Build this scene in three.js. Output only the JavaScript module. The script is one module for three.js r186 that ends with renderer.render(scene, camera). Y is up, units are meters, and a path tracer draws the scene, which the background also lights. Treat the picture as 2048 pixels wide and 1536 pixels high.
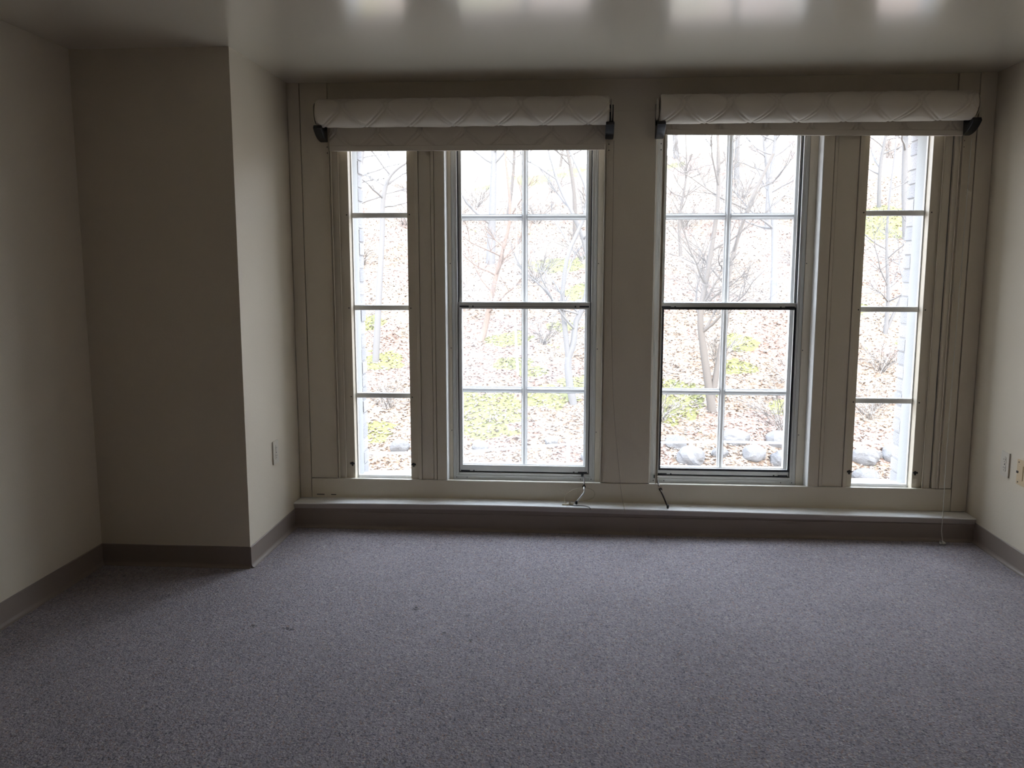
import * as THREE from 'three';
import { RoundedBoxGeometry } from 'three/addons/geometries/RoundedBoxGeometry.js';
import { mergeGeometries } from 'three/addons/utils/BufferGeometryUtils.js';

// ---------------------------------------------------------------- camera, sky, sun, exposure
const scene = new THREE.Scene();
const camera = new THREE.PerspectiveCamera(2 * Math.atan(768 / 1701) * 180 / Math.PI, 2048 / 1536, 0.05, 300);
camera.position.set(0, 1.38, 4.326);
camera.rotation.order = 'YXZ';
camera.rotation.set(-7.81 * Math.PI / 180, 4.10 * Math.PI / 180, 0);

const renderer = new THREE.WebGLRenderer({ antialias: true });
renderer.toneMapping = THREE.LinearToneMapping;
renderer.toneMappingExposure = 1.0;
renderer.shadowMap.enabled = true;

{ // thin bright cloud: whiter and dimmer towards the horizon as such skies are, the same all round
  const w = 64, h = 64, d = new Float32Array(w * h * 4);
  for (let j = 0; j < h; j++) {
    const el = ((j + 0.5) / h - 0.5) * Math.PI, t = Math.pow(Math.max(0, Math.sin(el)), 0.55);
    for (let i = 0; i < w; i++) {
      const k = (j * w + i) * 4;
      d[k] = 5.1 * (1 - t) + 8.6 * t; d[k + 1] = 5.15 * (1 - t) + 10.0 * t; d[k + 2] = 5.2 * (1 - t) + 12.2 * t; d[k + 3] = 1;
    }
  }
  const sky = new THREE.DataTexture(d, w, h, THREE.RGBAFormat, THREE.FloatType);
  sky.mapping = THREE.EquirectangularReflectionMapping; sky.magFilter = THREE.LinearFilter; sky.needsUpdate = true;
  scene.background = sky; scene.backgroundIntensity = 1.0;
}
const sun = new THREE.DirectionalLight(0xfff1dc, 6.0);
sun.position.set(9, 18, 15); sun.target.position.set(0, 0, -12);
sun.castShadow = true; sun.shadow.mapSize.set(4096, 4096);
Object.assign(sun.shadow.camera, { left: -34, right: 34, top: 34, bottom: -34, near: 1, far: 110 });
scene.add(sun, sun.target);

// ---------------------------------------------------------------- helpers
let seed = 7;
const rnd = () => { seed = (seed * 1664525 + 1013904223) >>> 0; return seed / 4294967296; };
const rr = (a, b) => a + (b - a) * rnd();
const hash = (x, y, s = 0) => { let n = Math.imul(x, 374761393) + Math.imul(y, 668265263) + Math.imul(s, 974711); n = Math.imul(n ^ (n >>> 13), 1274126177); return ((n ^ (n >>> 16)) >>> 0) / 4294967296; };
const noise = (x, y, s = 0, wrap = 0) => {
  const xi = Math.floor(x), yi = Math.floor(y), fx = x - xi, fy = y - yi, u = fx * fx * (3 - 2 * fx), v = fy * fy * (3 - 2 * fy);
  const W = (n) => wrap ? ((n % wrap) + wrap) % wrap : n;
  const a = hash(W(xi), W(yi), s), b = hash(W(xi + 1), W(yi), s), c = hash(W(xi), W(yi + 1), s), d = hash(W(xi + 1), W(yi + 1), s);
  return a + (b - a) * u + (c - a) * v + (a - b - c + d) * u * v;
};
const fbm = (x, y, o = 4, s = 0) => { let t = 0, a = 0.5, n = 0; for (let i = 0; i < o; i++) { t += a * noise(x, y, s + i); n += a; a *= 0.5; x *= 2.03; y *= 2.03; } return t / n; };

const used = {};
const numbered = (n) => { const k = used[n] = (used[n] ?? -1) + 1; return k ? n + '_' + String(k).padStart(3, '0') : n; };
function tag(o, label, category, extra = {}) { o.userData = { label, category, ...extra }; return o; }
const STRUCT = { kind: 'structure' };
function shade(o) { o.castShadow = true; o.receiveShadow = true; return o; }

// uv in metres by the way each face points
function metres(g) {
  if (g.index) g = g.toNonIndexed();
  const p = g.attributes.position, n = g.attributes.normal, uv = new Float32Array(p.count * 2);
  for (let i = 0; i < p.count; i += 3) {
    let nx = 0, ny = 0, nz = 0;
    for (let k = 0; k < 3; k++) { nx += n.getX(i + k); ny += n.getY(i + k); nz += n.getZ(i + k); }
    nx = Math.abs(nx); ny = Math.abs(ny); nz = Math.abs(nz);
    for (let k = 0; k < 3; k++) {
      const x = p.getX(i + k), y = p.getY(i + k), z = p.getZ(i + k), j = (i + k) * 2;
      if (nx >= ny && nx >= nz) { uv[j] = z; uv[j + 1] = y; } else if (ny >= nz) { uv[j] = x; uv[j + 1] = z; } else { uv[j] = x; uv[j + 1] = y; }
    }
  }
  g.setAttribute('uv', new THREE.BufferAttribute(uv, 2));
  return g;
}
const box = (x0, x1, y0, y1, z0, z1, r = 0.0015) => {
  const w = x1 - x0, h = y1 - y0, d = z1 - z0, m = Math.min(w, h, d);
  const g = r > 0 && m > 2.2 * r ? new RoundedBoxGeometry(w, h, d, 1, r) : new THREE.BoxGeometry(w, h, d);
  g.translate((x0 + x1) / 2, (y0 + y1) / 2, (z0 + z1) / 2);
  return metres(g);
};
const cyl = (r0, r1, len, seg = 20, axis = 'y') => { const g = new THREE.CylinderGeometry(r0, r1, len, seg); if (axis === 'x') g.rotateZ(Math.PI / 2); if (axis === 'z') g.rotateX(Math.PI / 2); return g; };
const join = (...gs) => mergeGeometries(gs.map((g) => { let q = g.index ? g.toNonIndexed() : g; for (const k of Object.keys(q.attributes)) if (!['position', 'normal', 'uv'].includes(k)) q.deleteAttribute(k); return q; }));
const tube = (pts, r, seg = 40, sides = 8, closed = false) => new THREE.TubeGeometry(new THREE.CatmullRomCurve3(pts.map((p) => new THREE.Vector3(...p)), closed, 'centripetal'), seg, r, sides, closed);

// a thing: a Group standing at its base; parts are given in room coordinates
function thing(name, base, label, category, extra) {
  const o = new THREE.Group(); o.name = numbered(name); o.position.set(...base); scene.add(o);
  return tag(o, label, category, extra);
}
function originOf(o) { const v = new THREE.Vector3(); for (let p = o; p && p !== scene; p = p.parent) v.add(p.position); return v; }
function part(parent, name, g, m, label) {
  const v = originOf(parent), q = g.clone(); q.translate(-v.x, -v.y, -v.z);
  const o = shade(new THREE.Mesh(q, m)); o.name = name; if (label) o.userData.label = label;
  parent.add(o); return o;
}
function solid(name, g, m, label, category, extra) {
  const o = shade(new THREE.Mesh(g, m)); o.name = numbered(name); scene.add(o);
  return tag(o, label, category, extra);
}
function dataTex(n, fn, { srgb = false, repeat = 1, h = n } = {}) {
  const d = new Uint8Array(n * h * 4);
  for (let j = 0; j < h; j++) for (let i = 0; i < n; i++) {
    const c = fn(i, j), k = (j * n + i) * 4;
    if (typeof c === 'number') d[k] = d[k + 1] = d[k + 2] = Math.max(0, Math.min(255, c * 255));
    else for (let q = 0; q < 3; q++) d[k + q] = Math.max(0, Math.min(255, c[q] * 255));
    d[k + 3] = 255;
  }
  const t = new THREE.DataTexture(d, n, h); t.wrapS = t.wrapT = THREE.RepeatWrapping; t.magFilter = THREE.LinearFilter; t.minFilter = THREE.LinearMipmapLinearFilter;
  t.generateMipmaps = true; t.repeat.set(repeat, repeat); if (srgb) t.colorSpace = THREE.SRGBColorSpace; t.needsUpdate = true; return t;
}
const lin = (r, g, b) => new THREE.Color().setRGB(r, g, b);
const std = (o) => new THREE.MeshPhysicalMaterial(o);

// ---------------------------------------------------------------- materials
const peel = dataTex(512, (i, j) => 0.55 * noise(i / 8, j / 8, 3, 64) + 0.3 * noise(i / 4, j / 4, 4, 128) + 0.15 * noise(i / 32, j / 32, 5, 16), { repeat: 4 });
const brushed = dataTex(512, (i, j) => 0.6 * noise(i / 4, j / 64, 6, 128) + 0.4 * noise(i / 16, j / 16, 7, 32), { repeat: 5 });
const M = {};
M.wall = std({ color: lin(0.70, 0.62, 0.485), roughness: 0.6, bumpMap: peel, bumpScale: 0.0004 });
M.ceiling = std({ color: lin(0.70, 0.635, 0.52), roughness: 0.18, ior: 2.0, clearcoat: 1, clearcoatRoughness: 0.17, bumpMap: peel, bumpScale: 0.00008 });
M.trim = std({ color: lin(0.71, 0.635, 0.505), roughness: 0.38, bumpMap: brushed, bumpScale: 0.0003 });
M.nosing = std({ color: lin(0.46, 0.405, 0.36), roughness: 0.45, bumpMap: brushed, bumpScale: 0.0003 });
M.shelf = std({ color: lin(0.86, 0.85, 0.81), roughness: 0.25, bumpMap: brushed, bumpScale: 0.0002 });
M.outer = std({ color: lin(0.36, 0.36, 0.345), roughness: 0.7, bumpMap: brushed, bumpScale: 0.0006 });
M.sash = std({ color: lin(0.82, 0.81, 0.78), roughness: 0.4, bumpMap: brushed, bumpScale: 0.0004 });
M.alu = std({ color: lin(0.62, 0.61, 0.57), roughness: 0.42, metalness: 0.15, bumpMap: brushed, bumpScale: 0.0002 });
M.gasket = std({ color: lin(0.025, 0.025, 0.03), roughness: 0.7 });
M.dark = std({ color: lin(0.03, 0.028, 0.026), roughness: 0.6 });
M.black = std({ color: lin(0.012, 0.013, 0.015), roughness: 0.35 });
M.steel = std({ color: lin(0.62, 0.6, 0.58), roughness: 0.28, metalness: 1 });
M.bronze = std({ color: lin(0.06, 0.045, 0.035), roughness: 0.3, metalness: 0.7 });
M.vinyl = std({ color: lin(0.26, 0.21, 0.175), roughness: 0.5 });
M.plate = std({ color: lin(0.66, 0.605, 0.50), roughness: 0.35 });
M.beige = std({ color: lin(0.62, 0.47, 0.27), roughness: 0.4 });
M.glass = std({ color: 0xffffff, roughness: 0.06, transmission: 1, thickness: 0, ior: 1.5 });
M.dusty = std({ color: lin(0.96, 0.97, 0.98), roughness: 0.22, transmission: 1, thickness: 0, ior: 1.5 });
M.cord = std({ color: lin(0.42, 0.35, 0.26), roughness: 0.8 });
M.whitecord = std({ color: lin(0.7, 0.68, 0.62), roughness: 0.7 });
M.wire = std({ color: lin(0.5, 0.43, 0.3), roughness: 0.5 });
M.brick = [0, 1, 2].map((k) => std({ color: lin(0.32 + 0.03 * k, 0.31 + 0.025 * k, 0.315 + 0.02 * k), roughness: 0.9, bumpMap: peel, bumpScale: 0.003 }));
M.mortar = std({ color: lin(0.36, 0.35, 0.34), roughness: 0.95 });
M.weave = std({ color: lin(0.64, 0.575, 0.48), roughness: 0.9, sheen: 0.3, sheenRoughness: 0.6, sheenColor: lin(0.7, 0.66, 0.6), bumpMap: dataTex(256, (i, j) => 0.5 + 0.25 * Math.sin(i * Math.PI / 4) + 0.25 * Math.sin(j * Math.PI / 4), { repeat: 12 }), bumpScale: 0.0003 });

// ---------------------------------------------------------------- the room
const XL = -2.19, XR = 2.04, XN = -1.478, ZA = 0.63, ZW = -0.11, ZO = -0.445, ZB = 7.4, HC = 2.315;

// carpet: looped, flecked purple-grey, a few dark spots trodden in
const CW = 4.6, CD = 8.0, CX0 = -2.34, CZ0 = -0.45;
const spots = [[-0.63, 1.05, 0.011], [-0.625, 1.03, 0.006], [-1.23, 1.26, 0.010], [-1.09, 1.27, 0.010], [-1.07, 1.275, 0.006], [-1.21, 0.25, 0.006], [-0.37, 1.33, 0.006], [-0.48, 1.27, 0.007]];
const carpetMap = dataTex(2048, (i, j) => {
  const x = CX0 + i / 2048 * CW, z = CZ0 + j / 2048 * CD;
  const a = hash(i >> 1, j >> 1, 11), b = hash(i, j, 12), c = noise(i / 3, j / 5, 13), e = fbm(i / 90, j / 70, 4, 14), row = noise(i / 14, j / 1.5, 15);
  let v = 0.545 + 0.07 * (a - 0.5) + 0.08 * (b - 0.5) + 0.06 * (c - 0.5) + 0.035 * (row - 0.5) + 0.05 * (e - 0.5);
  let col = [v * 1.03, v * 0.975, v * 1.0];
  const f = hash(i >> 1, j >> 1, 16);
  if (f > 0.93) col = [v * 1.17, v * 1.11, v * 1.08]; else if (f < 0.08) col = [v * 0.80, v * 0.76, v * 0.82]; else if (f < 0.13) col = [v * 1.08, v * 0.93, v * 0.88];
  for (const [sx, sz, r] of spots) { const d = Math.hypot(x - sx, z - sz) + 0.02 * (noise(x * 180, z * 180, 17) - 0.5); if (d < r) col = col.map((q) => q * 0.62); }
  return col;
}, { srgb: true });
const carpetBump = dataTex(512, (i, j) => 0.5 * noise(i / 4, j / 4, 18, 128) + 0.5 * hash(i >> 1, j >> 1, 19), { repeat: 1 });
M.carpet = std({ color: 0xffffff, roughness: 0.98, map: carpetMap, bumpMap: carpetBump, bumpScale: 0.003, sheen: 0.25, sheenRoughness: 0.8, sheenColor: lin(0.4, 0.38, 0.42) });
{
  const g = new THREE.BoxGeometry(CW, 0.12, CD); g.translate(CX0 + CW / 2, -0.06, CZ0 + CD / 2);
  const p = g.attributes.position, uv = g.attributes.uv;
  for (let i = 0; i < p.count; i++) uv.setXY(i, (p.getX(i) - CX0) / CW, (p.getZ(i) - CZ0) / CD);
  carpetBump.repeat.set(CW / 0.9, CD / 0.9);
  solid('floor', g, M.carpet, 'purple-grey flecked loop carpet covering the room', 'floor', STRUCT);
}
solid('ceiling', box(-2.34, 2.2, HC, HC + 0.3, ZO, ZB + 0.15, 0), M.ceiling, 'glossy cream painted ceiling mirroring the windows', 'ceiling', STRUCT);
solid('wall_left', box(XL - 0.15, XL, 0, HC, ZA - 0.15, ZB + 0.15, 0), M.wall, 'cream wall running along the left edge of the room', 'wall', STRUCT);
solid('wall_left_alcove', box(XL, XN, 0, HC, ZA - 0.15, ZA, 0), M.wall, 'dark shaded wall face left of the windows, turned to the room', 'wall', STRUCT);
solid('wall_left_return', box(XN - 0.15, XN, 0, HC, ZO, ZA - 0.15, 0), M.wall, 'daylit short wall beside the left windows, with an outlet', 'wall', STRUCT);
solid('wall_right', box(XR, XR + 0.16, 0, HC, ZO, ZB + 0.15, 0), M.wall, 'daylit cream wall at the right edge with two wall plates', 'wall', STRUCT);
solid('wall_rear', box(XL, XR, 0, HC, ZB, ZB + 0.15, 0), M.wall, 'plain cream wall closing the room opposite the windows', 'wall', STRUCT);

// the window wall: masonry core, boards and panels on the room side
const WY0 = 0.243, WY1 = 2.12;
const UL = [-1.27, 0.157], UR = [0.408, 1.855], ML = [-0.824, -0.67], MR = [1.235, 1.43];
const wallW = thing('wall_window', [0.28, 0, -0.28], 'cream panelled wall holding two pairs of tall windows', 'wall', STRUCT);
for (const [a, b] of [[XN, UL[0]], [UL[1], UR[0]], [UR[1], XR]]) part(wallW, 'masonry', box(a, b, -3, HC, ZO, ZW - 0.02, 0), M.mortar);
for (const [a, b] of [ML, MR]) part(wallW, 'mullion_post', box(a, b, 0.16, WY1, ZO + 0.1, ZW - 0.02, 0), M.trim);
for (const [a, b] of [UL, UR]) {
  part(wallW, 'lintel', box(a, b, WY1, HC, ZO, ZW - 0.02, 0), M.mortar);
  part(wallW, 'masonry', box(a, b, -3, 0.150, ZO, ZW - 0.02, 0), M.mortar);
}
part(wallW, 'corner_board', box(XN + 0.003, -1.414, 0.126, HC, ZW - 0.02, ZW + 0.005), M.trim);
part(wallW, 'side_panel', box(-1.411, UL[0], WY0 + 0.002, HC, ZW - 0.02, ZW), M.trim);
part(wallW, 'side_panel', box(UR[1] + 0.006, 1.958, WY0 + 0.002, HC, ZW - 0.02, ZW), M.trim);
part(wallW, 'corner_board', box(1.961, XR - 0.002, 0.126, HC, ZW - 0.02, ZW + 0.005), M.trim);
part(wallW, 'pier_panel', box(UL[1], UR[0], WY0 + 0.002, 2.155, ZW - 0.02, ZW), M.trim);
part(wallW, 'header_board', box(-1.268, 1.859, 2.156, HC, ZW - 0.02, ZW - 0.009), M.trim);
for (const [a, b] of [UL, UR]) part(wallW, 'head_trim', box(a, b, WY1 - 0.03, 2.155, ZW - 0.02, ZW - 0.006), M.trim);
part(wallW, 'apron_board', box(-1.411, 1.958, 0.126, WY0, ZW - 0.02, ZW + 0.006, 0.002), M.trim);
// slots sawn in the foot of the apron board
for (const [a, b] of [[-1.385, -1.343], [-1.306, -1.278]]) part(wallW, 'vent_slot', box(a, b, 0.151, 0.1555, ZW - 0.002, ZW + 0.0065, 0), M.dark);
// fluted mullion boards between narrow and wide windows
function mullionBoards([a, b], flip) {
  const f = (u) => flip ? b - u : a + u;
  const w = b - a, bx = (u0, u1, z, n) => part(wallW, n, box(Math.min(f(u0), f(u1)), Math.max(f(u0), f(u1)), WY0 + 0.001, WY1, ZW - 0.03, z), M.trim);
  bx(0, 0.019, ZW - 0.001, 'mullion_bead'); bx(0.021, w - 0.071, ZW - 0.008, 'mullion_board'); bx(w - 0.069, w - 0.053, ZW - 0.002, 'mullion_bead'); bx(w - 0.0505, w, ZW, 'mullion_board');
}
mullionBoards(ML, false); mullionBoards(MR, true);
// sill board inside each pair
for (const [a, b] of [UL, UR]) { // its top falls away towards the outside
  const zf = ZW + 0.0045, sh = new THREE.Shape(); sh.moveTo(-zf, 0.205); sh.lineTo(-zf, 0.2425); sh.lineTo(-zf + 0.002, 0.2445); sh.lineTo(0.325, 0.199); sh.lineTo(0.325, 0.175); sh.closePath();
  const g = new THREE.ExtrudeGeometry(sh, { depth: b - a, bevelEnabled: false }); g.rotateY(Math.PI / 2); g.translate(a, 0, 0); part(wallW, 'sill_board', metres(g), M.shelf);
}
for (const [a, b] of [UL, UR]) part(wallW, 'outer_sill', box(a, b, 0.150, 0.196, ZO - 0.06, -0.326, 0.002), M.outer);
// brick edges of the outer opening, course by course
for (const [x, s] of [[UL[0] + 0.093, -1], [UR[1] - 0.083, 1], [UL[1] + 0.004, 1], [UR[0] - 0.004, -1]]) {
  for (let k = 0; k < 26; k++) {
    const y = WY0 - 0.045 + k * 0.0735, out = rr(-0.003, 0.004), x0 = s < 0 ? x - 0.1 : x - out, x1 = s < 0 ? x + out : x + 0.1;
    part(wallW, 'brick', box(x0, x1, y, y + 0.0645, ZO - rr(0, 0.006), k % 2 ? -0.342 : -0.345, 0.003), M.brick[k * 7 % 3]);
  }
  part(wallW, 'mortar_bed', box(s < 0 ? x - 0.1 : x + 0.006, s < 0 ? x - 0.006 : x + 0.1, 0.19, WY1, ZO + 0.004, -0.343, 0), M.mortar);
}

// low shelf along the foot of the wall: an old board, bowed a little upwards left of the middle
const bowCurve = new THREE.CatmullRomCurve3([[-1.9, 0.126], [-1.35, 0.137], [-0.38, 0.1445], [0.34, 0.138], [1.25, 0.130], [2.04, 0.123], [2.5, 0.12]].map(([x, y]) => new THREE.Vector3(x, y, 0))).getPoints(80);
const ledgeY = (x) => { let k = 1; while (k < bowCurve.length - 1 && bowCurve[k].x < x) k++; const a = bowCurve[k - 1], b = bowCurve[k]; return a.y + (b.y - a.y) * (x - a.x) / (b.x - a.x); };
function bowed(y0, y1, z0, z1, foot, r) { // a bar along the wall that follows the bow; with a foot its underside stays level
  const sh = new THREE.Shape(); sh.moveTo(-z0, y0); sh.lineTo(-z0, y1); sh.lineTo(-z1 + r, y1); sh.lineTo(-z1, y1 - r); sh.lineTo(-z1, y0); sh.closePath();
  const g = new THREE.ExtrudeGeometry(sh, { depth: XR - XN - 0.004, steps: 48, bevelEnabled: false }); g.rotateY(Math.PI / 2); g.translate(XN + 0.002, 0, 0);
  const p = g.attributes.position; for (let i = 0; i < p.count; i++) if (!(foot && p.getY(i) < 0.01)) p.setY(i, p.getY(i) + ledgeY(p.getX(i)) - 0.126);
  g.computeVertexNormals(); return metres(g);
}
{
  const t = thing('trim_1', [0.28, 0, -0.05], 'long low painted ledge running under all the windows', 'ledge', STRUCT);
  part(t, 'ledge_board', bowed(0.1215, 0.126, ZW + 0.001, 0.013, false, 0.0012), M.shelf);
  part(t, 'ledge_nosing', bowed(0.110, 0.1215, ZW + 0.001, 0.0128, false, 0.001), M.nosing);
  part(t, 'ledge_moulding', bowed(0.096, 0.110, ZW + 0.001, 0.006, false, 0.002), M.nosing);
  part(t, 'plinth', bowed(0, 0.096, ZW + 0.001, 0.0, true, 0.0005), M.vinyl);
}
// vinyl cove base: a strip with a flared toe, swept along a straight run
function cove(name, label, len, place, hgt = 0.1) {
  const s = new THREE.Shape(); s.moveTo(0, 0); s.lineTo(0.017, 0); s.lineTo(0.0165, 0.003); s.quadraticCurveTo(0.006, 0.005, 0.0042, 0.018); s.lineTo(0.0042, hgt - 0.003); s.lineTo(0.002, hgt); s.lineTo(0, hgt); s.closePath();
  const g = metres(new THREE.ExtrudeGeometry(s, { depth: len, bevelEnabled: false, curveSegments: 6 }));
  const o = solid(name, g, M.vinyl, label, 'baseboard', STRUCT); place(o); return o;
}
// extrusion runs along +z; its face looks to +x
cove('baseboard_left', 'taupe vinyl base along the left wall', ZB - ZA, (o) => o.position.set(XL, 0, ZA));
cove('baseboard_left_alcove', 'taupe vinyl base in deep shade under the alcove face', XN - XL, (o) => { o.position.set(XN, 0, ZA); o.rotation.y = -Math.PI / 2; });
cove('baseboard_left_return', 'daylit taupe vinyl base on the short wall below the left outlet', ZA + 0.002, (o) => o.position.set(XN, 0, 0.0));
cove('baseboard_window', 'dark taupe vinyl base under the window ledge', XR - XN, (o) => { o.position.set(XR, 0, 0.0); o.rotation.y = -Math.PI / 2; }, 0.092);
cove('baseboard_right', 'taupe vinyl base along the right wall', ZB, (o) => { o.position.set(XR, 0, ZB); o.rotation.y = Math.PI; });

// ---------------------------------------------------------------- windows
const screw = (x, y, z, r = 0.003) => { const g = cyl(r, r, 0.0016, 10, 'z'); g.translate(x, y, z); return g; };
function ring(x0, x1, y0, y1, z0, z1, l, r, b, t) { // four members round an opening
  return join(box(x0, x0 + l, y0, y1, z0, z1), box(x1 - r, x1, y0, y1, z0, z1), box(x0 + l, x1 - r, y0, y0 + b, z0, z1), box(x0 + l, x1 - r, y1 - t, y1, z0, z1));
}
const pane = (x0, x1, y0, y1, z) => { const g = new THREE.PlaneGeometry(x1 - x0, y1 - y0); g.translate((x0 + x1) / 2, (y0 + y1) / 2, z); return g; };

function narrowWindow(name, x0, x1, o0, o1, side, label) {
  // x0..x1 frame, o0..o1 clear opening, side = which jamb the wall is on (-1 left, +1 right)
  const t = thing(name, [(x0 + x1) / 2, WY0, -0.2], label, 'window', STRUCT);
  part(t, 'stop', side < 0 ? box(UL[0], x0 + 0.0, 0.225, WY1, -0.2, -0.122) : box(x1, UR[1], 0.225, WY1, -0.2, -0.122), M.trim);
  { const g = cyl(0.0035, 0.0035, WY1 - WY0, 10); g.translate(side < 0 ? x0 + 0.001 : x1 - 0.001, (WY0 + WY1) / 2, -0.1215); part(t, 'bead', g, M.trim); }
  part(t, 'frame', join(box(x0, o0, 0.222, WY1, -0.185, -0.134), box(o1, x1, 0.222, WY1, -0.185, -0.134), box(o0, o1, WY1 - 0.03, WY1, -0.185, -0.134)), M.trim);
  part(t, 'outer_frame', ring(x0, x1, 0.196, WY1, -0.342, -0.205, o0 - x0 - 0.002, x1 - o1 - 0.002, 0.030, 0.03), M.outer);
  const s = part(t, 'sash', ring(x0, x1, 0.212, WY1, -0.204, -0.186, o0 - x0 + 0.006, x1 - o1 + 0.006, 0.034, 0.034), M.sash);
  const ys = [0.246, 0.690, 1.166, 1.652, WY1 - 0.034];
  for (let k = 1; k < 4; k++) part(s, 'muntin', box(o0 + 0.004, o1 - 0.004, ys[k] - 0.014, ys[k] + 0.014, -0.206, -0.180, 0.006), M.sash);
  for (let k = 0; k < 4; k++) part(s, 'pane', pane(o0 + 0.004, o1 - 0.004, ys[k] + (k ? 0.012 : -0.002), ys[k + 1] - 0.012 + (k === 3 ? 0.014 : 0), -0.196), M.glass);
  for (const k of [1, 2, 3]) for (const x of [o0 - 0.012, o1 + 0.012]) part(t, 'screw', screw(x, ys[k], -0.1335, 0.0035), M.dark);
  for (const x of [o0 - 0.014, o1 + 0.014]) {
    const g = join(box(x - 0.012, x + 0.012, 0.318, 0.326, -0.136, -0.126, 0), box(x - 0.004, x + 0.004, 0.308, 0.330, -0.136, -0.130, 0)); part(t, 'clip', g, M.dark);
  }
  return t;
}
function wideWindow(name, a, b, f0, f1, g0, g1, muntinX, label, lower) {
  // a..b reveal, f0..f1 metal frame, g0..g1 glass of the inner storm
  const t = thing(name, [(a + b) / 2, WY0, -0.24], label, 'window', STRUCT), yb = 0.306, ym = 1.179;
  // jamb linings of the reveal
  part(t, 'jamb', box(a - 0.001, a + 0.003, 0.205, WY1, -0.30, ZW - 0.002, 0.001), M.sash);
  part(t, 'jamb', box(b - 0.003, b + 0.001, 0.205, WY1, -0.30, ZW - 0.002, 0.001), M.sash);
  part(t, 'stop', box(a + 0.003, f0, 0.212, WY1, -0.24, -0.200), M.trim); part(t, 'stop', box(f1, b - 0.003, 0.212, WY1, -0.24, -0.200), M.trim);
  const fr = part(t, 'storm_frame', ring(f0, f1, 0.212, WY1, -0.245, -0.205, 0.030, 0.030, 0.053, 0.03), M.alu);
  const flange = part(fr, 'flange', ring(f0 + 0.012, f1 - 0.012, 0.246, WY1, -0.206, -0.201, 0.007, 0.007, 0.006, 0.02), M.alu);
  part(t, 'gasket', ring(f0 + 0.029, f1 - 0.029, 0.266, WY1 - 0.02, -0.246, -0.222, 0.006, 0.006, 0.006, 0.006), M.gasket);
  const mk = (n, y0, y1, z, bt, tp, mat) => { const s = part(t, n, ring(f0 + 0.034, f1 - 0.034, y0, y1, z - 0.006, z + 0.006, g0 - f0 - 0.034, f1 - 0.034 - g1, bt, tp), M.alu); part(s, 'pane', pane(g0 - 0.003, g1 + 0.003, y0 + bt - 0.003, y1 - tp + 0.003, z), mat); return s; };
  mk('upper_storm_sash', ym - 0.012, WY1 - 0.02, -0.238, 0.024, 0.02, M.dusty);
  const low = mk('lower_storm_sash', 0.270, ym + 0.017, -0.218, yb - 0.270, 0.036, lower);
  for (const y of [ym + 0.004, 0.283]) {
    part(low, 'rail_groove', box(f0 + 0.05, f1 - 0.05, y - 0.0125, y - 0.0105, -0.2125, -0.2115, 0), M.gasket);
    for (const x of [f0 + 0.040, f1 - 0.090]) part(low, 'latch', box(x, x + 0.05, y - 0.0145, y - 0.0055, -0.2125, -0.2112, 0), M.gasket);
    for (const x of [f0 + 0.108, f1 - 0.116]) part(low, 'latch_button', box(x, x + 0.008, y - 0.0145, y - 0.0055, -0.2125, -0.211, 0), M.gasket);
  }
  if (lower === M.glass) part(low, 'gasket', ring(g0 - 0.010, g1 + 0.010, yb - 0.012, ym - 0.006, -0.2135, -0.2105, 0.010, 0.010, 0.012, 0.013), M.gasket);
  for (const x of [f0 + 0.018, f0 + 0.075, f1 - 0.018, f1 - 0.075]) part(t, 'screw', screw(x, 0.238, -0.2045, 0.0028), M.dark);
  for (const y of [0.5, 0.95, 1.4]) for (const x of [f0 - 0.006, f1 + 0.006]) part(t, 'screw', screw(x, y, -0.1995, 0.0028), M.dark);
  // the old wooden sash outside the storm
  const s = part(t, 'wooden_sash', join(box(a + 0.004, g0 - 0.004, 0.208, WY1, -0.300, -0.265), box(g1 - 0.010, b - 0.004, 0.208, WY1, -0.300, -0.265), box(g0 - 0.004, g1 - 0.010, 0.208, 0.302, -0.300, -0.265), box(g0 - 0.004, g1 - 0.010, WY1 - 0.05, WY1, -0.300, -0.265), box(g0 - 0.004, g1 - 0.010, ym - 0.018, ym + 0.018, -0.300, -0.265)), M.sash);
  const rows = [0.302, ym - 0.018, ym + 0.018, WY1 - 0.05], cols = [g0 - 0.004, muntinX, g1 - 0.010];
  for (const [q, y] of [[0, 0.714], [2, 1.645]]) {
    for (const [u0, u1] of [[cols[0], muntinX - 0.015], [muntinX + 0.015, cols[2]]]) {
      part(s, 'muntin', muntin(u0, u1, y, true), M.sash);
      part(s, 'pane', pane(u0 - 0.004, u1 + 0.004, rows[q] - 0.004, y - 0.010, -0.287), M.glass); part(s, 'pane', pane(u0 - 0.004, u1 + 0.004, y + 0.010, rows[q + 1] + 0.004, -0.287), M.glass);
    }
    part(s, 'muntin', muntin(rows[q], rows[q + 1], muntinX, false), M.sash);
  }
  return t;
}
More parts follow.
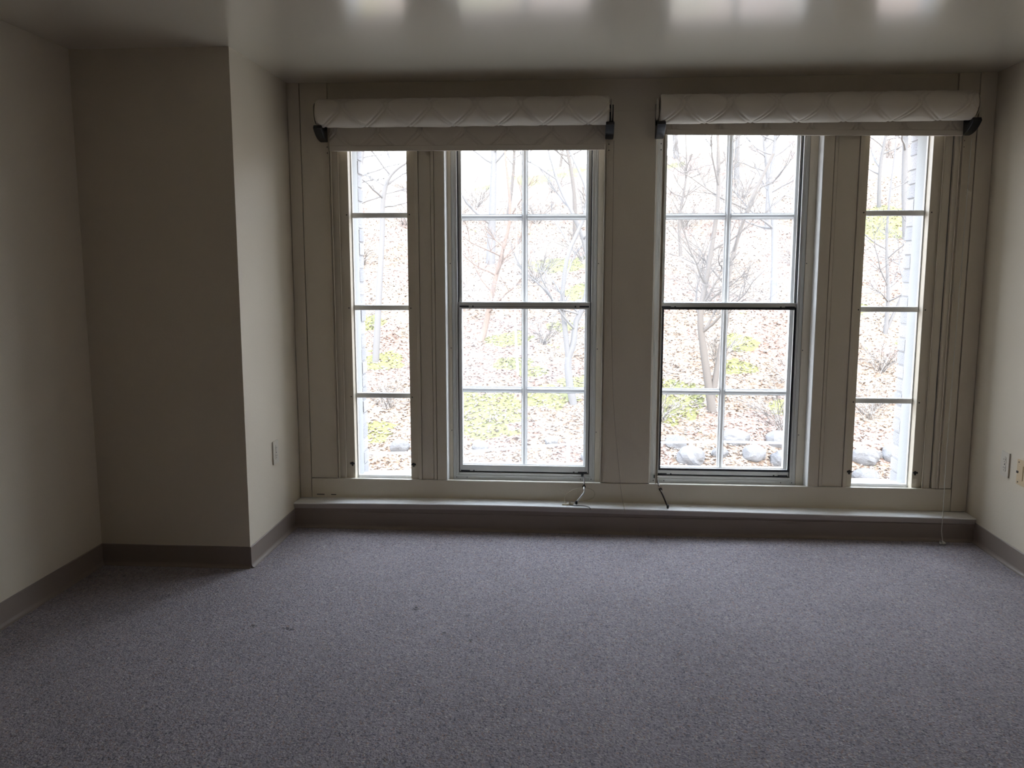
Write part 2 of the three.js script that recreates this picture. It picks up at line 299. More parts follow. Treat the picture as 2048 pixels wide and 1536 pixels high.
function muntin(a, b, c, horizontal) { // moulded glazing bar: a narrow nose towards the room, broad shoulders at the glass
  const s = new THREE.Shape(); s.moveTo(-0.0165, -0.296); s.lineTo(0.0165, -0.296); s.lineTo(0.0165, -0.283); s.quadraticCurveTo(0.009, -0.280, 0.0075, -0.268); s.lineTo(0.005, -0.266); s.lineTo(-0.005, -0.266); s.lineTo(-0.0075, -0.268); s.quadraticCurveTo(-0.009, -0.280, -0.0165, -0.283); s.closePath();
  const g = new THREE.ExtrudeGeometry(s, { depth: b - a, bevelEnabled: false, curveSegments: 5 }); // shape x = across, y = room z, extrude = along
  const m = new THREE.Matrix4();
  if (horizontal) m.makeBasis(new THREE.Vector3(0, 1, 0), new THREE.Vector3(0, 0, 1), new THREE.Vector3(1, 0, 0)).setPosition(a, c, 0);
  else m.makeBasis(new THREE.Vector3(1, 0, 0), new THREE.Vector3(0, 0, 1), new THREE.Vector3(0, -1, 0)).setPosition(c, b, 0);
  g.applyMatrix4(m); return metres(g);
}
narrowWindow('window_1', -1.226, -0.826, -1.176, -0.868, -1, 'narrow four-pane window at the far left, next to the outlet wall');
wideWindow('window_2', -0.67, 0.157, -0.647, 0.124, -0.596, 0.073, -0.262, 'wide eight-pane window left of the central pier', M.dusty);
wideWindow('window_3', 0.408, 1.235, 0.423, 1.192, 0.478, 1.150, 0.806, 'wide eight-pane window right of the central pier', M.glass);
narrowWindow('window_4', 1.432, 1.818, 1.462, 1.768, 1, 'narrow four-pane window at the far right with brick edge outside');

// ---------------------------------------------------------------- rolled quilted shades
const ogee = (u, v) => { // distance to the nearest stitched ogee line, in metres
  const P = 0.222, L = 0.26; let best = 1;
  const c = Math.cos(2 * Math.PI * v / L), q = 0.42 * P / 2 * (c + 0.18 * c * c * c);
  for (let k = Math.floor(u / (P / 2)) - 1; k <= Math.floor(u / (P / 2)) + 2; k++) {
    const line = k * P / 2 + (k & 1 ? 1 : -1) * q, slope = Math.abs(0.42 * P / 2 * 2 * Math.PI / L * Math.sin(2 * Math.PI * v / L));
    for (const off of [-0.011, 0.011]) best = Math.min(best, Math.abs(u - line - off) / Math.hypot(1, slope));
  }
  return best;
};
const puff = (u, v, s) => 0.0058 * (1 - Math.exp(-Math.pow(ogee(u, v) / 0.005, 1.2))) + 0.006 * (fbm(u * 9, v * 9, 3, s) - 0.5);
function sheet(nu, nv, fn) { // grid surface
  const p = new Float32Array((nu + 1) * (nv + 1) * 3), uv = new Float32Array((nu + 1) * (nv + 1) * 2), idx = [];
  for (let j = 0; j <= nv; j++) for (let i = 0; i <= nu; i++) { const k = j * (nu + 1) + i, r = fn(i / nu, j / nv); p.set(r.slice(0, 3), k * 3); uv[k * 2] = r[3]; uv[k * 2 + 1] = r[4]; }
  for (let j = 0; j < nv; j++) for (let i = 0; i < nu; i++) { const a = j * (nu + 1) + i, b = a + 1, c = a + nu + 1, d = c + 1; idx.push(a, b, d, a, d, c); }
  const g = new THREE.BufferGeometry(); g.setAttribute('position', new THREE.BufferAttribute(p, 3)); g.setAttribute('uv', new THREE.BufferAttribute(uv, 2)); g.setIndex(idx); g.computeVertexNormals(); return g;
}
function rollerShade(x0, x1, y, hemL, hemR, trackY0, ph, label) {
  const R = 0.064, zc = -0.028, t = thing('roller_shade', [(x0 + x1) / 2, y - R, zc], label, 'window shade');
  const len = x1 - x0;
  part(t, 'rolled_fabric', sheet(420, 96, (u, v) => {
    const a = v * 2 * Math.PI + Math.PI, uu = u * len, vv = v * 2 * Math.PI * R + ph, e = Math.min(u, 1 - u) * len, soft = e < 0.012 ? 0.006 * (1 - e / 0.012) ** 2 : 0;
    const r = R + puff(uu + ph, vv, 31) - soft;
    return [x0 + uu, y + r * Math.sin(a), zc + r * Math.cos(a), uu, vv];
  }), M.weave);
  for (const x of [x0 + 0.001, x1 - 0.001]) { const g = cyl(R - 0.004, R - 0.004, 0.002, 40, 'x'); g.translate(x, y, zc); part(t, 'roll_end', g, M.weave); }
  // fabric hanging behind the roll to the hem bar
  const h0 = x0 + 0.038, h1 = x1 - 0.014, zf = -0.088;
  part(t, 'hanging_fabric', sheet(420, 40, (u, v) => {
    const x = h0 + (h1 - h0) * u, yt = y - 0.02, yb = hemL + (hemR - hemL) * u - 0.014, yy = yb + (yt - yb) * v;
    return [x, yy, zf + puff(x + ph * 2, yy, 35), x, yy];
  }), M.weave);
  const tilt = Math.atan2(hemR - hemL, h1 - h0), hb = box(-(h1 - h0) / 2, (h1 - h0) / 2, -0.028, 0, -0.008, 0.008, 0.003); hb.rotateZ(tilt); hb.translate((h0 + h1) / 2, (hemL + hemR) / 2, zf);
  part(t, 'hem_bar', hb, M.weave);
  // end brackets curling under the roll
  for (const [x, s] of [[x0, -1], [x1, 1]]) {
    const sh = new THREE.Shape(); sh.moveTo(ZW + 0.001, 2.02); sh.lineTo(ZW + 0.001, 2.185); sh.lineTo(-0.103, 2.185); sh.lineTo(-0.098, 2.10); sh.quadraticCurveTo(-0.07, 2.062, -0.028, 2.066); sh.lineTo(0.012, 2.083); sh.lineTo(0.020, 2.070); sh.quadraticCurveTo(-0.01, 2.040, -0.045, 2.028); sh.quadraticCurveTo(-0.08, 2.018, ZW + 0.001, 2.02);
    const g = new THREE.ExtrudeGeometry(sh, { depth: 0.038, bevelEnabled: true, bevelSize: 0.0015, bevelThickness: 0.0015, bevelSegments: 1 });
    g.rotateY(-Math.PI / 2); // shape x becomes room z, extrusion runs towards -x
    g.translate(s < 0 ? x + 0.026 : x + 0.024, y - 2.147, 0);
    part(t, 'bracket', metres(g), M.black, 'black plastic end bracket');
    const d = cyl(0.052, 0.052, 0.004, 32, 'x'); d.translate(x + s * 0.012, y, zc); part(t, 'end_disc', d, s < 0 ? M.plate : M.plate);
    const ax = cyl(0.009, 0.009, 0.016, 12, 'x'); ax.translate(x + s * 0.006, y, zc); part(t, 'axle', ax, M.plate);
  }
  // thin angle strips that guide the cloth down both sides
  for (const [x, s] of [[h0 - 0.006, -1], [h1 + 0.006, 1]]) {
    part(t, 'side_track', join(box(x - 0.006, x + 0.006, trackY0, y - 0.055, ZW + 0.0005, ZW + 0.003, 0), box(x - s * 0.006 - 0.0012, x - s * 0.006 + 0.0012, trackY0, y - 0.055, ZW + 0.003, ZW + 0.012, 0), box(x + s * 0.005 - 0.0012, x + s * 0.005 + 0.0012, trackY0, y - 0.055, ZW + 0.003, ZW + 0.016, 0)), M.trim);
    for (const yy of [1.995, 1.965]) part(t, 'nail', screw(x + s * 0.013, yy, ZW + 0.0012, 0.003), M.dark);
  }
  return t;
}
rollerShade(-1.293, 0.167, 2.147, 1.998, 1.992, WY0 + 0.004, 0.03, 'rolled quilted cream shade above the left pair of windows, hanging lower');
rollerShade(0.414, 1.897, 2.147, 2.062, 2.042, WY0 + 0.004, 0.17, 'rolled quilted cream shade above the right pair of windows');

// ---------------------------------------------------------------- cords, cranks and wire
solid('pull_cord', tube([[0.196, 2.01, -0.088], [0.197, 1.7, -0.092], [0.198, 1.2, -0.090], [0.212, 0.72, -0.075], [0.245, 0.35, -0.04], [0.262, 0.20, 0.002], [0.274, 0.143, 0.0165], [0.280, 0.110, 0.0165]], 0.0014, 80, 6), M.cord, 'thin brown cord trailing down the central pier and over the ledge', 'cord');
{
  const t = thing('shade_cord', [1.86, 0, 0.04], 'white cord with a barrel tassel hanging to the carpet at right', 'cord');
  part(t, 'cord', tube([[1.926, 2.00, -0.085], [1.922, 1.5, -0.085], [1.915, 1.0, -0.08], [1.900, 0.5, -0.055], [1.874, 0.135, 0.012], [1.872, 0.108, 0.0175], [1.868, 0.06, 0.024], [1.866, 0.016, 0.05]], 0.0016, 80, 6), M.whitecord);
  const g = new THREE.LatheGeometry([[0.002, -0.016], [0.006, -0.014], [0.008, -0.004], [0.0095, 0.010], [0.010, 0.016], [0.0078, 0.0165], [0.007, 0.008], [0.0001, 0.006]].map(([x, y]) => new THREE.Vector2(x, y)), 20);
  g.rotateZ(1.25); g.rotateY(0.5); g.translate(1.862, 0.0105, 0.062); const b = part(t, 'tassel', g, M.whitecord);
}
function crank(base, pts, hook, label, metal = M.steel) {
  const up = ledgeY(base[0]) - 0.126; base = [base[0], base[1] + up, base[2]]; pts = pts.map(([x, y, z], k) => [x, y + up * (k < 2 ? 0.6 : 1), z]);
  const t = thing('crank_handle', base, label, 'crank handle');
  part(t, 'arm', tube(pts, 0.0045, 40, 10), metal);
  const e = pts[pts.length - 1], g = new THREE.CapsuleGeometry(0.0065, 0.008, 6, 12); g.translate(e[0], e[1] + 0.002, e[2]); part(t, 'grip', g, M.black, 'black knob');
  const c = cyl(0.009, 0.009, 0.005, 16, 'z'); c.translate(pts[0][0], pts[0][1], ZW + 0.0085); part(t, 'collar', c, M.bronze);
  part(t, 'spindle', tube(hook, 0.0035, 16, 8), M.bronze);
  const k = box(hook[0][0] - 0.010, hook[0][0] + 0.004, hook[0][1] - 0.008, hook[0][1] + 0.008, hook[0][2] - 0.006, hook[0][2] + 0.006, 0.002); part(t, 'cam', k, M.black);
}
crank([0.045, 0.126, -0.04], [[0.067, 0.214, ZW + 0.006], [0.067, 0.210, ZW + 0.03], [0.068, 0.188, ZW + 0.045], [0.050, 0.166, ZW + 0.060], [0.030, 0.142, ZW + 0.068], [0.027, 0.135, ZW + 0.070]], [[0.062, 0.262, -0.195], [0.066, 0.259, -0.17], [0.067, 0.248, -0.12], [0.067, 0.236, -0.094]], 'bent steel crank with black knob, inside the wire loop on the ledge');
crank([0.48, 0.126, -0.03], [[0.470, 0.210, ZW + 0.006], [0.471, 0.206, ZW + 0.03], [0.478, 0.188, ZW + 0.048], [0.490, 0.160, ZW + 0.072], [0.500, 0.136, ZW + 0.092], [0.501, 0.134, ZW + 0.094]], [[0.452, 0.262, -0.195], [0.456, 0.259, -0.17], [0.460, 0.248, -0.12], [0.461, 0.236, -0.094]], 'dark bent crank under the wide window right of the pier', M.bronze);
{
  const t = thing('wire_loop', [0.05, 0.126, -0.05], 'thin tan wire looped on the ledge beside the crank', 'wire');
  const up = ledgeY(0.04) - 0.126; t.position.y += up;
  const raised = (g) => g.translate(0, up, 0);
  part(t, 'loop', raised(tube([[-0.030, 0.131, -0.030], [-0.034, 0.160, -0.062], [-0.005, 0.188, -0.078], [0.040, 0.204, -0.082], [0.090, 0.204, -0.082], [0.122, 0.186, -0.080], [0.118, 0.158, -0.078], [0.080, 0.140, -0.078], [0.020, 0.134, -0.064], [-0.018, 0.130, -0.036]], 0.0017, 120, 6)), M.wire);
  part(t, 'connector', raised(join(box(-0.048, -0.012, 0.1262, 0.134, -0.030, -0.016, 0.002), box(-0.014, 0.012, 0.1262, 0.136, -0.040, -0.028, 0.003), box(-0.012, -0.002, 0.130, 0.145, -0.036, -0.028, 0.002))), M.wire);
  part(t, 'tail', raised(tube([[-0.012, 0.1278, -0.022], [0.02, 0.1282, -0.010], [0.055, 0.1282, -0.012], [0.082, 0.1282, -0.002], [0.096, 0.1265, 0.014], [0.100, 0.118, 0.0165]], 0.0018, 50, 6)), M.dark);
}

// ---------------------------------------------------------------- outlets and wall plates
function outlet(base, turn, label) { // built facing +z at the origin, then turned to its wall
  const t = new THREE.Group(); t.name = numbered('power_outlet'); tag(t, label, 'outlet'); scene.add(t);
  const add = (p, n, g, m) => { const o = shade(new THREE.Mesh(g, m)); o.name = n; p.add(o); return o; };
  add(t, 'cover_plate', box(-0.036, 0.036, -0.0575, 0.0575, 0, 0.0065, 0.003), M.plate);
  for (const y of [0.0195, -0.0195]) {
    const sh = new THREE.Shape(); sh.absarc(0, 0, 0.0168, 0.62, Math.PI - 0.62); sh.absarc(0, 0, 0.0168, Math.PI + 0.62, 2 * Math.PI - 0.62); sh.closePath();
    const g = new THREE.ExtrudeGeometry(sh, { depth: 0.0022, bevelEnabled: false, curveSegments: 10 }); g.translate(0, y, 0.006);
    const s = add(t, 'socket', metres(g), M.plate);
    for (const x of [-0.0063, 0.0063]) add(s, 'slot', box(x - 0.0012, x + 0.0012, y - 0.001, y + 0.0075, 0.0078, 0.0085, 0), M.dark);
    const h = cyl(0.0026, 0.0026, 0.0008, 12, 'z'); h.translate(0, y - 0.008, 0.0082); add(s, 'ground_hole', h, M.dark);
  }
  add(t, 'screw', screw(0, 0, 0.0072, 0.003), M.dark);
  t.position.set(...base); t.rotation.y = turn; return t;
}
outlet([XN, 0.466, 0.262], Math.PI / 2, 'cream power outlet on the short wall left of the windows');
outlet([XR, 0.462, 0.254], -Math.PI / 2, 'white power outlet on the right wall near the window corner');
{
  const t = new THREE.Group(); t.name = 'wall_plate'; tag(t, 'yellowed beige jack plate on the right wall at the picture edge', 'wall plate'); scene.add(t);
  const add = (n, g, m) => { const o = shade(new THREE.Mesh(g, m)); o.name = n; t.add(o); return o; };
  add('cover_plate', box(-0.0365, 0.0365, -0.0575, 0.0575, 0, 0.006, 0.003), M.beige);
  add('raised_panel', box(-0.018, 0.018, -0.034, 0.034, 0.005, 0.0085, 0.0015), M.beige);
  add('jack', box(-0.036, -0.022, -0.006, 0.004, 0.005, 0.0095, 0.001), M.dark);
  for (const y of [0.046, -0.046]) add('screw', screw(-0.022, y, 0.0068, 0.0032), M.bronze);
  t.position.set(XR, 0.455, 0.402); t.rotation.y = -Math.PI / 2;
}

// ---------------------------------------------------------------- outside: yard, hillside, fence, rocks, trees
const lift = (x, s) => 0.5 * (fbm(x * 0.35 + 40, s * 0.35 + 9, 4, 51) - 0.5) + 0.10 * (fbm(x * 2.1, s * 2.1, 3, 52) - 0.5);
const hillY = (x, s) => (s < 9.5 ? -2.85 : s < 36 ? -2.85 + (s - 9.5) * (0.335 + 0.0035 * Math.max(-12, Math.min(12, x)) * Math.min(1, (s - 9.5) / 12)) : -2.85 + 26.5 * (0.335 + 0.0035 * Math.max(-12, Math.min(12, x))) + (s - 36) * 0.04) + Math.min(1, Math.max(0, s - 9) / 2) * lift(x, s);
const moss = [[-1.56, 16.8, 0.5], [-1.43, 15.3, 0.45], [-1.9, 12.9, 0.9], [-2.5, 13.4, 0.6], [-0.4, 13.6, 0.55], [0.05, 14.3, 0.4], [-0.9, 14.9, 0.35], [2.2, 13.7, 0.75], [1.9, 13.0, 0.5], [4.0, 16.3, 0.4], [3.7, 15.2, 0.45], [10.4, 25.5, 1.6], [9.6, 23.8, 1.0], [-4.6, 15.6, 0.6], [-4.0, 12.2, 0.4], [-0.2, 17.5, 0.4], [0.6, 20, 0.8], [-0.5, 22.5, 0.9], [4.4, 13.4, 0.4], [-6, 18, 0.9], [7, 18.5, 0.6]];
const HX0 = -12, HW = 28, HS0 = 9, HD = 21;
const hillMap = dataTex(2048, (i, j) => {
  const x = HX0 + i / 2048 * HW, s = HS0 + j / 1536 * HD;
  const a = noise(i / 2.2, j / 1.6, 61), b = noise(i / 5, j / 3, 62), c = fbm(x * 1.1, s * 1.1, 4, 63), e = hash(i >> 1, j, 64);
  let v = 0.42 + 0.62 * (a - 0.5) + 0.42 * (b - 0.5) + 0.35 * (c - 0.5);
  let col = [0.80 + 0.55 * (v - 0.42), 0.70 + 0.6 * (v - 0.42), 0.60 + 0.62 * (v - 0.42)];
  if (e > 0.9) col = col.map((q) => q * 1.2); if (e < 0.12) col = [col[0] * 0.74, col[1] * 0.66, col[2] * 0.60];
  const pk = fbm(x * 0.8 + 7, s * 0.8, 3, 66); if (pk > 0.56) { col[1] *= 0.965; }
  let m = 0; for (const [mx, ms, r] of moss) { const d = Math.hypot((x - mx) * 0.8, s - ms) / r; if (d < 1.5) m = Math.max(m, 1.15 - d); }
  if (m + 0.9 * (fbm(x * 3.2, s * 3.2, 4, 65) - 0.5) > 0.3) { const g = 0.86 + 0.35 * (a - 0.5); col = [0.78 * g, 0.76 * g, 0.46 * g]; }
  return col;
}, { srgb: true, h: 1536 });
M.hill = std({ color: lin(0.315, 0.325, 0.34), roughness: 1, map: hillMap });
function terrain(x0, x1, s0, s1, nx, ns) {
  const g = sheet(nx, ns, (u, v) => { const x = x0 + (x1 - x0) * u, s = s0 + (s1 - s0) * v; return [x, hillY(x, s), -s, (x - HX0) / HW, (s - HS0) / HD]; });
  return g;
}
solid('hillside', terrain(-34, 38, 9.3, 60, 240, 240), M.hill, 'sunlit hillside of dead leaves and moss rising behind the fence', 'hillside', STRUCT);
M.gravel = std({ color: lin(0.46, 0.43, 0.40), roughness: 1, bumpMap: peel, bumpScale: 0.01 });
solid('yard', box(-34, 38, -3.05, -2.85, -9.6, ZO, 0), M.gravel, 'pale gravel yard between the building and the fence', 'yard', STRUCT);

{ // fallen leaves lying on the slope
  const sh = new THREE.BufferGeometry();
  sh.setAttribute('position', new THREE.BufferAttribute(new Float32Array([-0.5, 0, 0, 0, 0.12, -0.28, 0.5, 0, 0, 0, 0.12, 0.28]), 3)); sh.setIndex([0, 2, 1, 0, 3, 2]); sh.computeVertexNormals();
  const N = 60000, im = new THREE.InstancedMesh(sh, std({ color: 0xffffff, roughness: 0.9 }), N), m = new THREE.Matrix4(), q = new THREE.Quaternion(), e = new THREE.Euler();
  const tints = [[0.27, 0.23, 0.195], [0.31, 0.28, 0.25], [0.19, 0.15, 0.125], [0.28, 0.21, 0.18], [0.16, 0.125, 0.10]].map((c) => lin(...c));
  for (let i = 0; i < N; i++) {
    const t = rnd(), s = 9.8 + 20 * t * t, w = 4 + 0.42 * s, x = 0.9 + rr(-w, w), z = rr(0.05, 0.105);
    e.set(rr(-0.5, 0.5), rr(0, 6.3), rr(-0.5, 0.5)); q.setFromEuler(e);
    m.compose(new THREE.Vector3(x, hillY(x, s) + rr(0.0, 0.03), -s), q, new THREE.Vector3(z, z, z)); im.setMatrixAt(i, m); im.setColorAt(i, tints[Math.floor(rnd() * 5)]);
  }
  im.name = 'leaf_litter'; tag(im, 'dead brown and pinkish leaves strewn over the hillside', 'leaves', { kind: 'stuff' }); shade(im); scene.add(im);
}
{ // boulders behind the fence
  const label = 'grey boulder among dead leaves just behind the pipe fence', M2 = [0.17, 0.19, 0.21].map((v) => std({ color: lin(v * 1.02, v, v * 1.0), roughness: 0.95, bumpMap: peel, bumpScale: 0.02 }));
  const list = [[1.97, 11.75, 0.17], [2.2, 11.2, 0.26], [3.12, 11.95, 0.22], [2.75, 11.35, 0.14], [3.35, 11.3, 0.2], [4.0, 12.0, 0.24], [3.85, 11.25, 0.22], [5.5, 11.7, 0.22], [6.1, 11.9, 0.25], [5.3, 11.1, 0.2], [-1.78, 11.7, 0.14], [-0.4, 11.9, 0.13], [-3.3, 11.6, 0.16], [6.6, 11.2, 0.2], [1.5, 11.4, 0.13], [0.3, 11.3, 0.12]];
  list.forEach(([x, s, r], k) => {
    const g = new THREE.IcosahedronGeometry(1, 4), p = g.attributes.position, v = new THREE.Vector3();
    for (let i = 0; i < p.count; i++) {
      v.fromBufferAttribute(p, i); const d = 0.72 + 0.5 * fbm(v.x * 1.3 + k * 5 + 9, v.y * 1.3 + v.z * 1.7 + 9, 4, 70);
      const f = Math.min(1, 0.82 / Math.max(Math.abs(v.x + 0.3 * v.y), Math.abs(v.y), Math.abs(v.z - 0.2 * v.x), 0.6)); v.multiplyScalar(d * (0.75 + 0.35 * f));
      p.setXYZ(i, v.x * r * 1.15, v.y * r * 0.8, v.z * r);
    }
    g.computeVertexNormals(); const o = solid('boulder', metres(g), M2[k % 3], label, 'boulder', { group: 'boulders behind the fence' }); o.position.set(x, hillY(x, s) + r * 0.22, -s); o.rotation.y = k * 1.3;
  });
}
{ // pipe fence
  const t = thing('pipe_fence', [0.8, -2.85, -10], 'galvanised pipe fence at the foot of the hillside', 'fence'), zinc = std({ color: lin(0.34, 0.36, 0.40), roughness: 0.5, metalness: 0.2 });
  const P = [[-8.5, -2.0], [-6.2, -1.92], [-3.87, -1.85], [-1.93, -1.79], [-0.06, -1.62], [2.48, -1.54], [4.64, -1.555], [6.6, -1.36], [9.2, -1.2]];
  P.forEach(([x, y], k) => {
    const b = hillY(x, 10) - 0.1, g = cyl(0.033, 0.033, y - b + 0.03, 14); g.translate(x, (y + b) / 2, -10); const po = part(t, 'post', g, zinc);
    const c = new THREE.SphereGeometry(0.038, 14, 8); c.translate(x, y + 0.02, -10); part(po, 'cap', c, zinc);
    if (k) { const [a, c2] = P[k - 1]; part(t, 'rail', tube([[a, c2, -10], [(a + x) / 2, (c2 + y) / 2, -10], [x, y, -10]], 0.022, 4, 12), zinc); }
  });
}

// trees: tapered limbs with finer limbs growing from them
class Limbs {
  constructor() { this.p = []; this.n = []; this.i = []; }
  limb(pts, r0, r1, sides = 5) {
    const base = this.p.length / 3, up = new THREE.Vector3(0, 0, 1), d = new THREE.Vector3(), a = new THREE.Vector3(), b = new THREE.Vector3();
    pts.forEach((p, k) => {
      d.copy(pts[Math.min(k + 1, pts.length - 1)]).sub(pts[Math.max(k - 1, 0)]).normalize(); a.crossVectors(d, Math.abs(d.z) > 0.9 ? new THREE.Vector3(1, 0, 0) : up).normalize(); b.crossVectors(d, a);
      const r = r0 + (r1 - r0) * k / (pts.length - 1);
      for (let s = 0; s < sides; s++) { const t = s / sides * 2 * Math.PI, x = Math.cos(t), y = Math.sin(t), nx = a.x * x + b.x * y, ny = a.y * x + b.y * y, nz = a.z * x + b.z * y; this.p.push(p.x + nx * r, p.y + ny * r, p.z + nz * r); this.n.push(nx, ny, nz); }
    });
    for (let k = 0; k < pts.length - 1; k++) for (let s = 0; s < sides; s++) { const q = base + k * sides, t = (s + 1) % sides; this.i.push(q + s, q + t, q + sides + s, q + t, q + sides + t, q + sides + s); }
  }
  geometry() { const g = new THREE.BufferGeometry(); g.setAttribute('position', new THREE.Float32BufferAttribute(this.p, 3)); g.setAttribute('normal', new THREE.Float32BufferAttribute(this.n, 3)); g.setAttribute('uv', new THREE.Float32BufferAttribute(this.p.flatMap((_, k) => k % 3 === 2 ? [] : [0]), 2)); g.setIndex(this.i); return g; }
}
const V = (x, y, z) => new THREE.Vector3(x, y, z);
function wander(from, dir, len, n, bend, rise) { const pts = [from.clone()], d = dir.clone().normalize(); for (let k = 0; k < n; k++) { d.x += rr(-bend, bend); d.y += rr(-bend, bend) + rise; d.z += rr(-bend, bend); d.normalize(); pts.push(pts[k].clone().addScaledVector(d, len / n)); } return pts; }
function twigs(L, pts, r, len, depth, num) {
  if (depth < 0) return;
  for (let k = 0; k < num; k++) {
    const f = rr(0.25, 1), q = f * (pts.length - 1), a = Math.min(Math.floor(q), pts.length - 2), from = pts[a].clone().lerp(pts[a + 1], q - a), along = pts[a + 1].clone().sub(pts[a]).normalize();
    const dir = along.multiplyScalar(rr(0.4, 0.9)).add(V(rr(-1, 1), rr(-0.4, 0.8), rr(-1, 1)).multiplyScalar(0.7)), l = len * rr(0.5, 1.1) * (1.15 - 0.5 * f), p = wander(from, dir, l, 4, 0.22, 0.03);
    L.limb(p, r, r * 0.35, depth > 0 ? 4 : 3); twigs(L, p, Math.max(0.0035, r * 0.5), l * 0.55, depth - 1, num);
  }
}
const bark = [[0.12, 0.105, 0.092], [0.14, 0.135, 0.132], [0.30, 0.29, 0.285], [0.17, 0.125, 0.10]].map((c) => std({ color: lin(...c), roughness: 0.95 }));
function tree(name, trunks, r, limbs, m, label, extra, dens = 1) {
  const b = trunks[0][0], t = thing(name, b, label, 'tree', extra);
  trunks.forEach((T, k) => {
    const c = new THREE.CatmullRomCurve3(T.map((p) => V(...p))).getPoints(22), L = new Limbs(); L.limb(c, r * (k ? 0.72 : 1), r * 0.3, 10);
    const tr = part(t, k ? 'second_trunk' : 'trunk', L.geometry(), m);
    for (let q = 0; q < Math.round(limbs / (k + 1)); q++) {
      const f = rr(0.3, 0.98), from = c[Math.floor(f * 22)], B = new Limbs(), a = rr(0, 6.28), l = rr(0.9, 2.0) * (1.3 - 0.6 * f), p = wander(from, V(Math.cos(a), rr(0.3, 1.0), Math.sin(a)), l, 6, 0.2, 0.05);
      B.limb(p, r * 0.36 * (1.3 - 0.7 * f), 0.006, 5); twigs(B, p, 0.009, l * 0.6, 1, Math.round(6 * dens)); part(t, 'branch', B.geometry(), m);
    }
  });
  return t;
}
const G = (x, s) => [x, hillY(x, s) - 0.1, -s];
const fork = tree('forked_tree', [[G(0.04, 13.3), [-0.07, -0.95, -13.3], [-0.09, -0.5, -13.3], [0.01, -0.2, -13.3], [0.06, 0.25, -13.35], [0.22, 0.6, -13.4], [0.30, 1.5, -13.4], [0.05, 2.3, -13.3], [-0.30, 3.0, -13.3], [-0.55, 3.8, -13.2]], [[-0.09, -0.5, -13.3], [-0.16, 0.1, -13.25], [-0.22, 0.7, -13.2], [-0.12, 1.6, -13.1], [0.27, 2.7, -13.1], [-0.15, 3.8, -13.1]]], 0.085, 7, bark[1], 'forked bare tree beyond the right half of the wide left window');
tree('twin_stem_tree', [[G(2.86, 13.0), [2.74, -0.9, -13], [2.62, -0.2, -13], [2.55, 0.4, -13], [2.67, 1.2, -13.1], [2.84, 2.7, -13.1], [2.8, 4.2, -13.2]], [[2.83, -1.25, -13], [2.97, -0.3, -13], [3.08, 0.4, -13.05], [3.10, 1.2, -13.1], [3.4, 2.4, -13.2], [3.9, 3.6, -13.2]]], 0.095, 10, bark[0], 'twin-stemmed tangled tree beyond the wide right window', {}, 1.3);
tree('leaning_tree', [[G(-2.36, 16.6), [-2.24, -0.3, -16.8], [-2.11, 0.3, -16.9], [-1.98, 0.95, -17], [-1.76, 1.8, -17], [-1.58, 2.6, -17], [-1.7, 4.2, -17]]], 0.09, 9, bark[3], 'reddish leaning tree beyond the left half of the wide left window', {}, 1.2);
tree('pale_sapling', [[G(-1.22, 14.7), [-1.27, -0.3, -14.7], [-1.30, 0.8, -14.7], [-1.26, 2.2, -14.7], [-1.28, 4.0, -14.7]]], 0.034, 2, bark[2], 'slim whitish sapling just left of the glazing bar of the left window');
tree('tall_grey_tree', [[G(5.4, 19.2), [5.47, 1.6, -19.6], [5.45, 2.6, -19.8], [5.36, 3.5, -20], [5.46, 5.0, -20], [5.4, 6.6, -20]]], 0.10, 10, bark[1], 'tall grey tree beyond the top right panes of the wide right window', {}, 1.3);
tree('crooked_tree', [[G(-4.7, 15.6), [-4.62, 0.8, -15.8], [-4.56, 2.2, -16], [-4.52, 3.0, -16], [-4.36, 3.5, -16], [-4.0, 3.8, -16], [-3.5, 4.0, -16]]], 0.085, 7, bark[1], 'crooked tree beyond the narrow left window', {}, 1.2);
tree('straight_tree', [[G(7.6, 17), [7.62, 0.6, -17], [7.5, 2.2, -17], [7.6, 4.5, -17]], [[7.6, -0.2, -17], [8.0, 0.9, -17], [8.3, 2.2, -17.1], [8.35, 4.0, -17.2]]], 0.06, 8, bark[1], 'slender two-stemmed tree beyond the narrow right window', {}, 1.2);
tree('far_tree', [[G(-2.6, 22.5), [-2.55, 3.0, -22.6], [-2.5, 5.5, -22.8], [-2.6, 8, -23]]], 0.15, 9, bark[1], 'thick pale grey tree high beyond the upper left panes of the left window');
const standing = [[0.04, 13.3, 1], [2.9, 13, 1.2], [-2.1, 16.8, 1.2], [-1.2, 14.7, 0.7], [5.4, 19.6, 1.3], [-4.6, 15.8, 1.2], [7.8, 17, 1.1], [-2.6, 22.6, 1.4]];
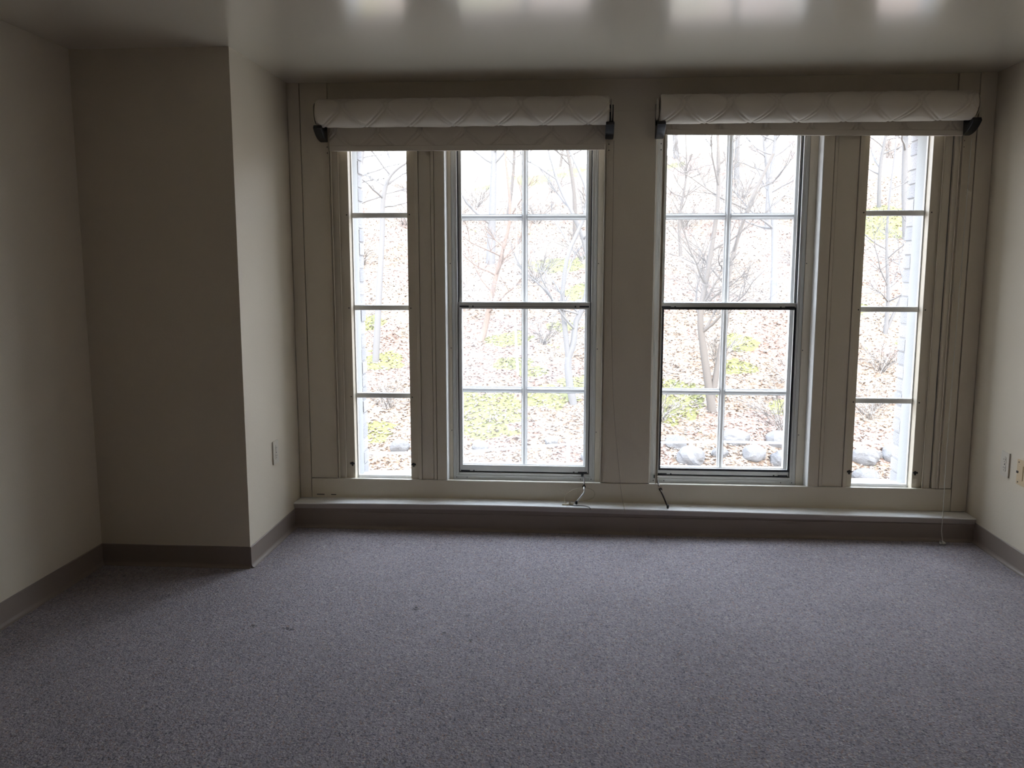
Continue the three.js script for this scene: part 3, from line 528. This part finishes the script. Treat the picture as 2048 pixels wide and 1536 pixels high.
// woods farther up: three kinds of bare tree, repeated
{
  const protos = [0, 1, 2].map((k) => {
    const h = [6.5, 5.2, 7.5][k], bendX = [0.3, -0.4, 0.15][k];
    return tree('woodland_tree', [[[0, 0, 0], [bendX * 0.4, h * 0.3, 0.1], [bendX, h * 0.65, -0.1], [bendX * 1.4, h, 0]]], [0.10, 0.075, 0.13][k], 11, bark[[1, 0, 1][k]], 'bare woodland tree far up the hillside', { group: 'bare trees far up the hillside' }, 1.4);
  });
  const at = [];
  for (let k = 0; k < 900 && at.length < 46; k++) { const s = rr(18, 37), x = rr(-0.29, 0.44) * (s + 4.3); if (standing.every(([a, b, r]) => Math.hypot(a - x, b - s) > r + 2.2)) { at.push([x, s]); standing.push([x, s, 1.3]); } }
  at.forEach(([x, s], k) => {
    const o = k < 3 ? protos[k] : protos[k % 3].clone(); if (k >= 3) { o.name = numbered('woodland_tree'); scene.add(o); }
    o.position.set(x, hillY(x, s) - 0.1, -s); o.rotation.y = rr(0, 6.28); o.scale.setScalar(rr(0.75, 1.15));
  });
}
// brush: arching bare canes
{
  const canes = [[0.15, 0.135, 0.12], [0.30, 0.28, 0.26], [0.10, 0.088, 0.078]].map((c) => std({ color: lin(...c), roughness: 0.9 }));
  const protos = [0, 1, 2].map((k) => {
    const o = new THREE.Group(); o.name = numbered('bramble_bush');
    for (let q = 0; q < 3; q++) {
      const L = new Limbs();
      for (let c = 0; c < 9; c++) { const a = rr(0, 6.28), p = wander(V(rr(-0.2, 0.2), 0, rr(-0.2, 0.2)), V(Math.cos(a) * 0.7, rr(0.8, 1.6), Math.sin(a) * 0.7), rr(0.9, 2.0), 8, 0.16, -0.10); L.limb(p, 0.011, 0.004, 4); twigs(L, p, 0.006, 0.5, 1, 5); }
      const m = shade(new THREE.Mesh(L.geometry(), canes[(q + k) % 3])); m.name = 'cane_cluster'; o.add(m);
    }
    return o;
  });
  const at = [[1.75, 12.6], [4.1, 12.5], [1.3, 13.9], [4.9, 14.2], [-2.9, 14.3], [-3.9, 13.2], [-0.7, 16.4], [0.9, 15.9], [6.1, 13.3], [6.9, 15.2], [-5.6, 14.4], [3.3, 15.4]];
  for (let k = 0; k < 900 && at.length < 60; k++) { const s = rr(16.5, 33), x = rr(-0.28, 0.43) * (s + 4.3); if (standing.every(([a, b, r]) => Math.hypot(a - x, b - s) > r + 0.7) && at.every(([a, b]) => Math.hypot(a - x, b - s) > 2.3)) at.push([x, s]); }
  at.forEach(([x, s], k) => {
    const o = k < 3 ? protos[k] : protos[k % 3].clone(); if (k >= 3) o.name = numbered('bramble_bush'); scene.add(o);
    tag(o, 'tangle of bare arching canes on the leafy hillside', 'bush', { group: 'bare brambles on the hillside' });
    o.position.set(x, hillY(x, s) - 0.05, -s); o.rotation.y = rr(0, 6.28); o.scale.setScalar(k < 12 ? rr(0.55, 0.75) : rr(0.75, 1.0));
  });
}

renderer.render(scene, camera);
